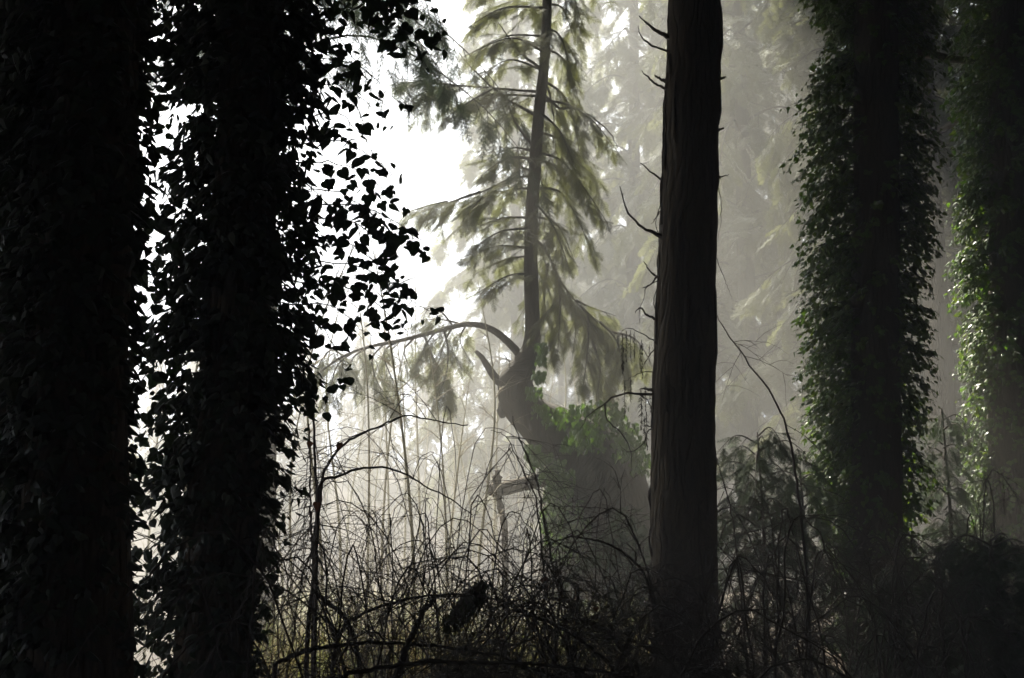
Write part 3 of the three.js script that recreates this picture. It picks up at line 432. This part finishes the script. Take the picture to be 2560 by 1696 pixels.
// trees standing round the photographer, whose crowns shade the near ground
{
  const spots = [[-7.5, -0.5, 5.4], [-5, 6, 5.5], [1.5, 6.5, 5.5], [7.5, 3.5, 5.5], [8.2, -5, 5.2], [-9.5, -8.5, 4.6], [2.5, -0.8, 4.6], [-12, 3, 5.5], [13, -10, 5], [13, 0, 5.5], [9, -17, 5], [11.5, -24, 5.2], [7, -20.5, 4.2], [9.5, -13.5, 4.6]];
  let k = 0;
  for (const [x, z, rad] of spots) {
    const b = onGround(x, z), t = thing('shade_tree', b, 'dark leafy tree standing round the viewpoint, its crown closing overhead', 'tree', 'trees round the viewpoint'), r = rngOf(200 + k++), H = 15.5 - b.y * 0.35;
    trunk(t, [V(0, -0.2, 0), V(0.1, 3, 0), V(0, 8, 0.1), V(0, H, 0)], [0.3, 0.24, 0.16, 0.03], { sides: 14, seg: 40, seed: k });
    crownOf(t, r, { y0: z > -3 && Math.abs(x) < 4 ? 6 : 4.2, y1: H, rad, n: 3600 });
  }
}

// ---------------------------------------------------------------- undergrowth
function twigsOn(r, mb, pts, n, len, r0, depth, tips) {
  for (let k = 0; k < n; k++) {
    const u = r.r(0.12, 0.98) * (pts.length - 1), i = Math.min(pts.length - 2, Math.floor(u)), p = pts[i].clone().lerp(pts[i + 1], u - i), T = pts[i + 1].clone().sub(pts[i]).normalize();
    const d = T.multiplyScalar(0.8).add(V(r.r(-1, 1), r.r(-0.55, 0.95), r.r(-1, 1))).normalize(), l = len * r.r(0.4, 1.15), sag = r.r(0.05, 0.55) * l;
    const q = [0, 0.35, 0.7, 1].map((t) => p.clone().addScaledVector(d, l * t).add(V(r.r(-1, 1) * 0.03 * l, -sag * t * t, r.r(-1, 1) * 0.03 * l)));
    mb.tube(q, [r0, r0 * 0.8, r0 * 0.6, r0 * 0.35], 3, null, false); tips?.push(q[3], q[2]);
    if (depth > 0) twigsOn(r, mb, q, 4, len * 0.5, r0 * 0.62, depth - 1, tips);
  }
}
function shrub(pos, seed, label, group, { canes = 7, h = 2.2, spread = 1.6, r0 = 0.007, twigs = 11, len = 0.5, tassels = 8, mat = M.twig }) {
  const t = thing('bare_shrub', pos, label, 'shrub', group), r = rngOf(seed), tw = new MB(), tips = [];
  for (let c = 0; c < canes; c++) {
    const a = r.r(0, 6.283), H = h * r.r(0.55, 1.1), s = spread * r.r(0.4, 1.25), dx = Math.cos(a), dz = Math.sin(a) * 0.7, end = H * r.r(0.05, 0.85), st = V(r.r(-0.25, 0.25), -0.05, r.r(-0.2, 0.2));
    const pts = curve([st, st.clone().add(V(dx * s * 0.15, H * 0.55, dz * s * 0.15)), st.clone().add(V(dx * s * 0.45, H * 0.96, dz * s * 0.45)), st.clone().add(V(dx * s * 0.8, lerp(H, end, 0.35), dz * s * 0.8)), st.clone().add(V(dx * s * 1.15, end, dz * s * 1.15))], 18).map((p, k) => p.add(V(r.r(-1, 1), r.r(-1, 1), r.r(-1, 1)).multiplyScalar(k ? 0.012 : 0)));
    new MB().tube(pts, (u) => r0 * (1.15 - 0.85 * u), 5).build('cane', mat, t);
    twigsOn(r, tw, pts, twigs, len, r0 * 0.42, 1, tips);
  }
  tw.build('twigs', mat, t, { kind: 'stuff' });
  for (let k = 0; k < tassels; k++) { const p = tips[Math.floor(r() * tips.length)]; if (p.y < 0.5) continue; const m = shadows(new THREE.Mesh(TASSEL[k % 3], M.tassel)), s = r.r(0.07, 0.15); m.name = 'seed_tassel'; m.position.copy(p); m.scale.set(s * 0.75, s, s * 0.75); m.rotation.set(r.r(-0.15, 0.15), r.r(0, 6), r.r(-0.15, 0.15)); t.add(m); }
  return t;
}
{
  const r = rngOf(500), G1 = 'bare thicket shrubs below the crooked fir', G2 = 'bare shrubs under the ivied trees on the right', G3 = 'bare shrubs against the mist at the foot of the saplings';
  for (let k = 0; k < 22; k++) { const px = lerp(640, 1640, (k + r()) / 22), d = r.r(5, 9.5), p = at(px, 1145, d); shrub(onGround(p.x, p.z), 600 + k, 'bare arching shrub tangled in the thicket between the slender ivied trunk and the bare trunk', G1, { h: r.r(0.85, 1.45) * (d > 7 ? 1.2 : 1), spread: r.r(0.9, 1.8), tassels: 17, twigs: 8, canes: 6, r0: 0.0052 }); }
  for (let k = 0; k < 9; k++) { const px = lerp(1300, 1650, (k + r()) / 9), d = r.r(4.2, 7.5), p = at(px, 1145, d); shrub(onGround(p.x, p.z), 660 + k, 'bare arching shrub tangled in the thicket between the slender ivied trunk and the bare trunk', G1, { h: r.r(0.7, 1.2), spread: r.r(0.6, 1.1), tassels: 4, twigs: 18, len: 0.42, canes: 9 }); }
  for (let k = 0; k < 10; k++) { const px = lerp(1800, 2560, (k + r()) / 10), d = r.r(6, 10.5), p = at(px, 1145, d); shrub(onGround(p.x, p.z), 700 + k, 'bare dark shrub in the gloom below the ivied trees on the right', G2, { h: r.r(0.9, 1.7), spread: r.r(0.7, 1.3), tassels: 6 }); }
  for (let k = 0; k < 5; k++) { const px = lerp(700, 1330, (k + r()) / 5), d = r.r(10.5, 15), p = at(px, 1145, d); shrub(onGround(p.x, p.z), 740 + k, 'taller twiggy shrub against the mist at the foot of the bare saplings', G3, { h: r.r(3.2, 4.4), spread: r.r(1, 2), tassels: 5, r0: 0.006, len: 0.6, canes: 5, twigs: 8 }); }
}
// single canes and sticks that stand out in the thicket
function pxCane(name, label, category, d, pts, r0, r1, mat = M.twig, twigs = 8, len = 0.35, seed = 1) {
  const first = at(pts[pts.length - 1][0], pts[pts.length - 1][1], d), b = onGround(first.x, first.z), t = thing(name, b, label, category), r = rngOf(seed), c = curve(pts.map(([x, y, e]) => at(x, y, d + (e ?? 0)).sub(b)), 36).map((p) => p.add(V(r.r(-1, 1), r.r(-1, 1), r.r(-1, 1)).multiplyScalar(0.005)));
  if (c[36].y > 0.02) c.push(V(c[36].x + (c[36].x - c[33].x) * 0.6, -0.03, c[36].z));
  new MB().tube(c, (u) => lerp(r0, r1, u), 6).build('cane', mat, t);
  if (twigs) { const tw = new MB(); twigsOn(r, tw, c, twigs, len, Math.min(0.003, r1 * 0.4), 1); tw.build('twigs', mat, t, { kind: 'stuff' }); }
  return t;
}
pxCane('whip_sapling', 'long thin whip curving down in front of the evergreen bush right of the bare trunk', 'sapling', 8, [[1793, 790], [1820, 836], [1875, 913], [1941, 1006], [1969, 1083], [1990, 1192], [2007, 1330], [2018, 1467], [2030, 1690]], 0.003, 0.011, M.twig, 7, 0.5, 31);
pxCane('whip_sapling', 'second thinner whip leaning up just right of the bare trunk', 'sapling', 8.4, [[1790, 1140], [1810, 1210], [1832, 1300], [1843, 1400], [1855, 1500], [1870, 1690]], 0.003, 0.008, M.twig, 8, 0.4, 32);
pxCane('dead_stick', 'thick dead stick slanting out of the bottom of the thicket', 'stick', 5, [[1087, 1500], [1058, 1531], [1036, 1577], [1014, 1620], [994, 1680], [980, 1720]], 0.010, 0.017, M.twig, 0, 0, 33);
pxCane('dark_sapling', 'dark upright sapling just right of the slender ivied trunk', 'sapling', 7.4, [[784, 960], [786, 1100], [790, 1270], [786, 1379], [783, 1460], [770, 1555], [765, 1690]], 0.006, 0.017, M.twig, 22, 0.6, 34);
pxCane('dark_sapling', 'thin dark sapling close beside the upright one by the ivied trunk', 'sapling', 7.5, [[772, 1060], [776, 1200], [775, 1270], [778, 1340], [784, 1390]], 0.004, 0.010, M.twig, 14, 0.5, 35);
pxCane('thick_cane', 'thick cane slanting down to the right from the dark upright sapling', 'cane', 7.0, [[784, 1482], [815, 1505], [850, 1532], [878, 1580], [895, 1640], [900, 1696]], 0.012, 0.016, M.twig, 12, 0.4, 36);
pxCane('arching_cane', 'highest of the arching canes, bowed across the mist beside the trailing ivy', 'cane', 7.2, [[1170, 1065], [1100, 1056], [1010, 1040], [960, 1060], [895, 1090], [850, 1120], [812, 1180], [800, 1260], [790, 1340]], 0.003, 0.010, M.twig, 18, 0.6, 37);
pxCane('arching_cane', 'arching cane bowed from the dark sapling towards the snapped log', 'cane', 7, [[1180, 1290], [1130, 1250], [1060, 1215], [1010, 1185], [970, 1172], [910, 1170], [850, 1190], [803, 1205], [795, 1290], [790, 1400]], 0.003, 0.010, M.twig, 18, 0.5, 38);
pxCane('arching_cane', 'arching cane above the slanting dead stick in the thicket', 'cane', 5.6, [[1330, 1540], [1240, 1500], [1160, 1488], [1080, 1489], [1000, 1505], [930, 1525], [870, 1555], [840, 1620], [830, 1696]], 0.004, 0.009, M.twig, 16, 0.45, 39);
pxCane('arching_cane', 'lower arching cane passing behind the slanting dead stick', 'cane', 5.2, [[1400, 1700], [1240, 1640], [1080, 1617], [960, 1607], [850, 1613], [760, 1630], [690, 1660]], 0.005, 0.011, M.twig, 16, 0.4, 40);
pxCane('arching_cane', 'lowest arching cane along the bottom edge of the thicket', 'cane', 4.8, [[1600, 1700], [1430, 1670], [1240, 1658], [1080, 1656], [960, 1670], [860, 1690], [800, 1720]], 0.005, 0.011, M.twig, 14, 0.4, 41);
pxCane('arching_cane', 'arching cane bowed down towards the foot of the bare trunk', 'cane', 7.2, [[1340, 1420], [1380, 1362], [1430, 1343], [1510, 1357], [1570, 1390], [1612, 1440], [1630, 1500], [1640, 1600]], 0.003, 0.011, M.twig, 22, 0.4, 42);
pxCane('arching_cane', 'upright cane crossing in front of the ivied base of the crooked fir', 'cane', 8, [[1280, 1040], [1300, 1100], [1325, 1160], [1345, 1215], [1355, 1280], [1375, 1380], [1400, 1500], [1420, 1650]], 0.003, 0.009, M.twig, 26, 0.5, 43);
pxCane('arching_cane', 'leaning cane left of the upright one before the ivied base', 'cane', 7.6, [[1225, 1075], [1262, 1090], [1290, 1140], [1315, 1190], [1338, 1240], [1350, 1330], [1362, 1450]], 0.002, 0.007, M.twig, 22, 0.5, 44);
pxCane('arching_cane', 'cane sloping down to the right in the darkest corner of the thicket', 'cane', 5.4, [[1240, 1495], [1300, 1530], [1400, 1570], [1500, 1640], [1580, 1720]], 0.006, 0.010, M.twig, 20, 0.4, 45);
{
  const mb = pxCane('mossy_branch', 'shaggy moss-hung broken branch dangling in the middle of the thicket', 'branch', 6.2, [[1205, 1462], [1180, 1490], [1155, 1520], [1122, 1556]], 0.012, 0.018, M.twig, 0, 0, 46), r = rngOf(47), ms = new MB();
  mb.children[0].geometry = new MB().tube(curve([[1210, 1455], [1180, 1490], [1155, 1520], [1122, 1556]].map(([x, y]) => at(x, y, 6.2).sub(mb.position)), 14), [...Array(15)].map((_, k) => 0.014 + 0.03 * Math.sin(k / 14 * Math.PI) * r.r(0.7, 1.2)), 8).geo(); mb.children[0].name = 'branch_body';
  for (let k = 0; k < 700; k++) { const u = r(), p = at(lerp(1210, 1122, u), lerp(1455, 1556, u), 6.2).sub(mb.position).add(V(r.r(-1, 1), r.r(-1, 0.6), r.r(-1, 1)).multiplyScalar(0.045)), l = r.r(0.03, 0.1); ms.tri(p, p.clone().add(V(0.005, 0, 0.002)), p.clone().add(V(r.r(-0.03, 0.03), -l, r.r(-0.03, 0.03)))); }
  ms.build('moss', M.moss, mb, { kind: 'stuff' });
  for (const [px, py] of [[848, 1108], [776, 1106], [760, 1222], [793, 1258], [1360, 1447], [1490, 1520], [1150, 1545], [1160, 1622]]) { const p = at(px, py, 6.6), m = shadows(new THREE.Mesh(LEAF[0], M.deadLeaf)); m.name = numbered('withered_leaf'); m.position.copy(p); m.rotation.set(r.r(-0.5, 0.5), r.r(-1, 1), r.r(-0.4, 0.4)); const s = r.r(0.025, 0.05); m.scale.setScalar(s); tag(m, 'small withered red-brown leaf caught on a bare twig in the thicket', 'leaf', 'withered leaves in the thicket'); scene.add(m); }
}
// pale saplings in the mist
{
  const r = rngOf(800), G = 'pale bare saplings in the clearing';
  const spots = [[812, 15], [850, 19], [905, 17], [958, 21], [1000, 24], [1022, 14], [1060, 22], [1092, 16.5], [1140, 19], [1165, 25], [1215, 21], [1255, 24], [875, 26], [930, 29], [1395, 23], [1435, 27], [1360, 25], [745, 16], [705, 20], [1120, 28], [440, 14], [380, 18], [1205, 16.8], [980, 18]]; for (let k = 0; k < 16; k++) spots.push([lerp(680, 1330, (k + r()) / 16), r.r(30, 44)]);
  spots.forEach(([px, d], k) => {
    const p = at(px, 1145, d), b = onGround(p.x, p.z), t = thing('pale_sapling', b, 'pale slender leafless sapling standing in the bright mist', 'sapling', G), H = r.r(5.4, 7.4) * (d > 20 ? 1.15 : 1), c = curve([V(0, -0.1, 0), V(r.r(-0.15, 0.15), H * 0.4, r.r(-0.1, 0.1)), V(r.r(-0.3, 0.3), H * 0.75, r.r(-0.2, 0.2)), V(r.r(-0.5, 0.5), H, r.r(-0.3, 0.3))], 24), tw = new MB();
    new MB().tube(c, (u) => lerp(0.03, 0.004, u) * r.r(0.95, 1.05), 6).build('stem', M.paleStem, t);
    for (let q = 0; q < 22; q++) {
      const u = r.r(0.15, 0.97) * 24, i = Math.min(23, Math.floor(u)), o = c[i].clone(), a = r.r(0, 6.28), l = r.r(0.5, 1.3) * (1.15 - u / 30), e = [0, 0.4, 0.75, 1].map((s) => o.clone().add(V(Math.cos(a) * l * s * 0.75, l * s * (0.75 - 0.3 * s), Math.sin(a) * l * s * 0.75)));
      tw.tube(e, [0.007, 0.005, 0.0035, 0.002], 4, null, false); twigsOn(r, tw, e, 4, 0.45, 0.003, 0);
    }
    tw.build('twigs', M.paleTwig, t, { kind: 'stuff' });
  });
}
// dry grass in the clearing
{
  const mb = new MB(), r = rngOf(900), mats = [];
  for (let k = 0; k < 26; k++) { const a = r.r(0, 6.28), x = r.r(-0.15, 0.15), z = r.r(-0.15, 0.15), h = r.r(0.5, 1.1), bx = Math.cos(a) * r.r(0.1, 0.5), bz = Math.sin(a) * r.r(0.1, 0.5), w = 0.006; const p = [0, 0.4, 0.75, 1].map((t) => V(x + bx * t * t, h * t - 0.18 * t * t, z + bz * t * t)), s = V(-Math.sin(a), 0, Math.cos(a)).multiplyScalar(w); for (let i = 0; i < 3; i++) { const wa = 1 - i * 0.3, wb = 0.7 - i * 0.3; mb.tri(p[i].clone().addScaledVector(s, -wa), p[i].clone().addScaledVector(s, wa), p[i + 1].clone().addScaledVector(s, Math.max(0.05, wb))).tri(p[i].clone().addScaledVector(s, -wa), p[i + 1].clone().addScaledVector(s, Math.max(0.05, wb)), p[i + 1].clone().addScaledVector(s, -Math.max(0.05, wb))); } }
  const g = mb.geo();
  for (let k = 0; k < 6500; k++) { const d = 10.5 + 24 * Math.pow(r(), 1.3), px = r.r(500, 1650), p = at(px, 1145, d); if (N3(p.x * 0.5, 9, p.z * 0.5) < -0.12) continue; const m = new THREE.Matrix4().makeRotationY(r.r(0, 6.28)), s = r.r(0.6, 1.35); m.scale(V(s, s * r.r(0.8, 1.2), s)); m.setPosition(p.x, groundY(p.x, p.z) - 0.02, p.z); mats.push(m); }
  const col = new THREE.Color(), im = instanced('dry_grass', g, M.straw, mats, scene, () => col.setRGB(r.r(0.7, 1.2), r.r(0.7, 1.1), r.r(0.5, 1)));
  im.userData.label = 'dry straw-coloured grass standing in the misty clearing'; im.userData.category = 'grass';
}
// dark evergreen bushes
function evergreen(d, px, label, seed, { H, spread, nb, base = 0.3, bend = 0 }) {
  const p = at(px, 1145, d), b = onGround(p.x, p.z), t = thing('evergreen_bush', b, label, 'bush'), r = rngOf(seed), wood = new MB(), mats = [];
  new MB().tube(curve([V(0, -0.1, 0), V(0.05, H * 0.5, 0), V(bend, H, 0)], 14), (u) => lerp(0.035, 0.006, u), 7).build('stem', M.twig, t);
  for (let k = 0; k < nb; k++) { const q = (k + r()) / nb, y = lerp(base, H, q), l = spread * (0.55 + 0.6 * Math.sin(Math.PI * Math.min(1, q * 0.85 + 0.1))) * r.r(0.45, 1.2), a = k * 2.4 + r.r(-0.4, 0.4), o = V(Math.cos(a), 0, Math.sin(a)), s = V(bend * q, y, 0); bough(r, wood, mats, [s, s.clone().addScaledVector(o, l * 0.45).add(V(0, l * 0.16, 0)), s.clone().addScaledVector(o, l).add(V(0, -l * 0.35, 0))], 0.009, { s: 0.45, dens: 0.8, hang: 0.6, from: 0.1, reach: 0.55 }); }
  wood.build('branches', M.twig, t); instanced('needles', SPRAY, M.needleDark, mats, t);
}
evergreen(11, 1895, 'dark drooping evergreen bush filling the gap between the bare trunk and the ivied tree', 301, { H: 2.55, spread: 0.75, nb: 46 });
evergreen(11.6, 2000, 'second dark evergreen bush, tucked against the left side of the ivied tree', 302, { H: 2.2, spread: 0.6, nb: 34 });
evergreen(13.5, 1590, 'low feathery evergreen behind the bare trunk, before the crooked fir base', 303, { H: 3.0, spread: 0.95, nb: 50 });
evergreen(14.5, 1500, 'low dark evergreen at the foot of the crooked fir base', 304, { H: 2.3, spread: 0.9, nb: 40 });
evergreen(9.4, 2470, 'low dark evergreen in front of the rightmost ivied trunk, in the bottom corner', 306, { H: 1.15, spread: 0.75, nb: 40, base: 0.1 });
evergreen(10.2, 2290, 'low dark evergreen at the foot of the leafy ivied tree, right of its trunk', 307, { H: 0.95, spread: 0.7, nb: 36, base: 0.1 });
evergreen(12.6, 2360, 'low dark evergreen between the two ivied trees on the right', 305, { H: 2.5, spread: 0.42, nb: 36 });

renderer.render(scene, camera);
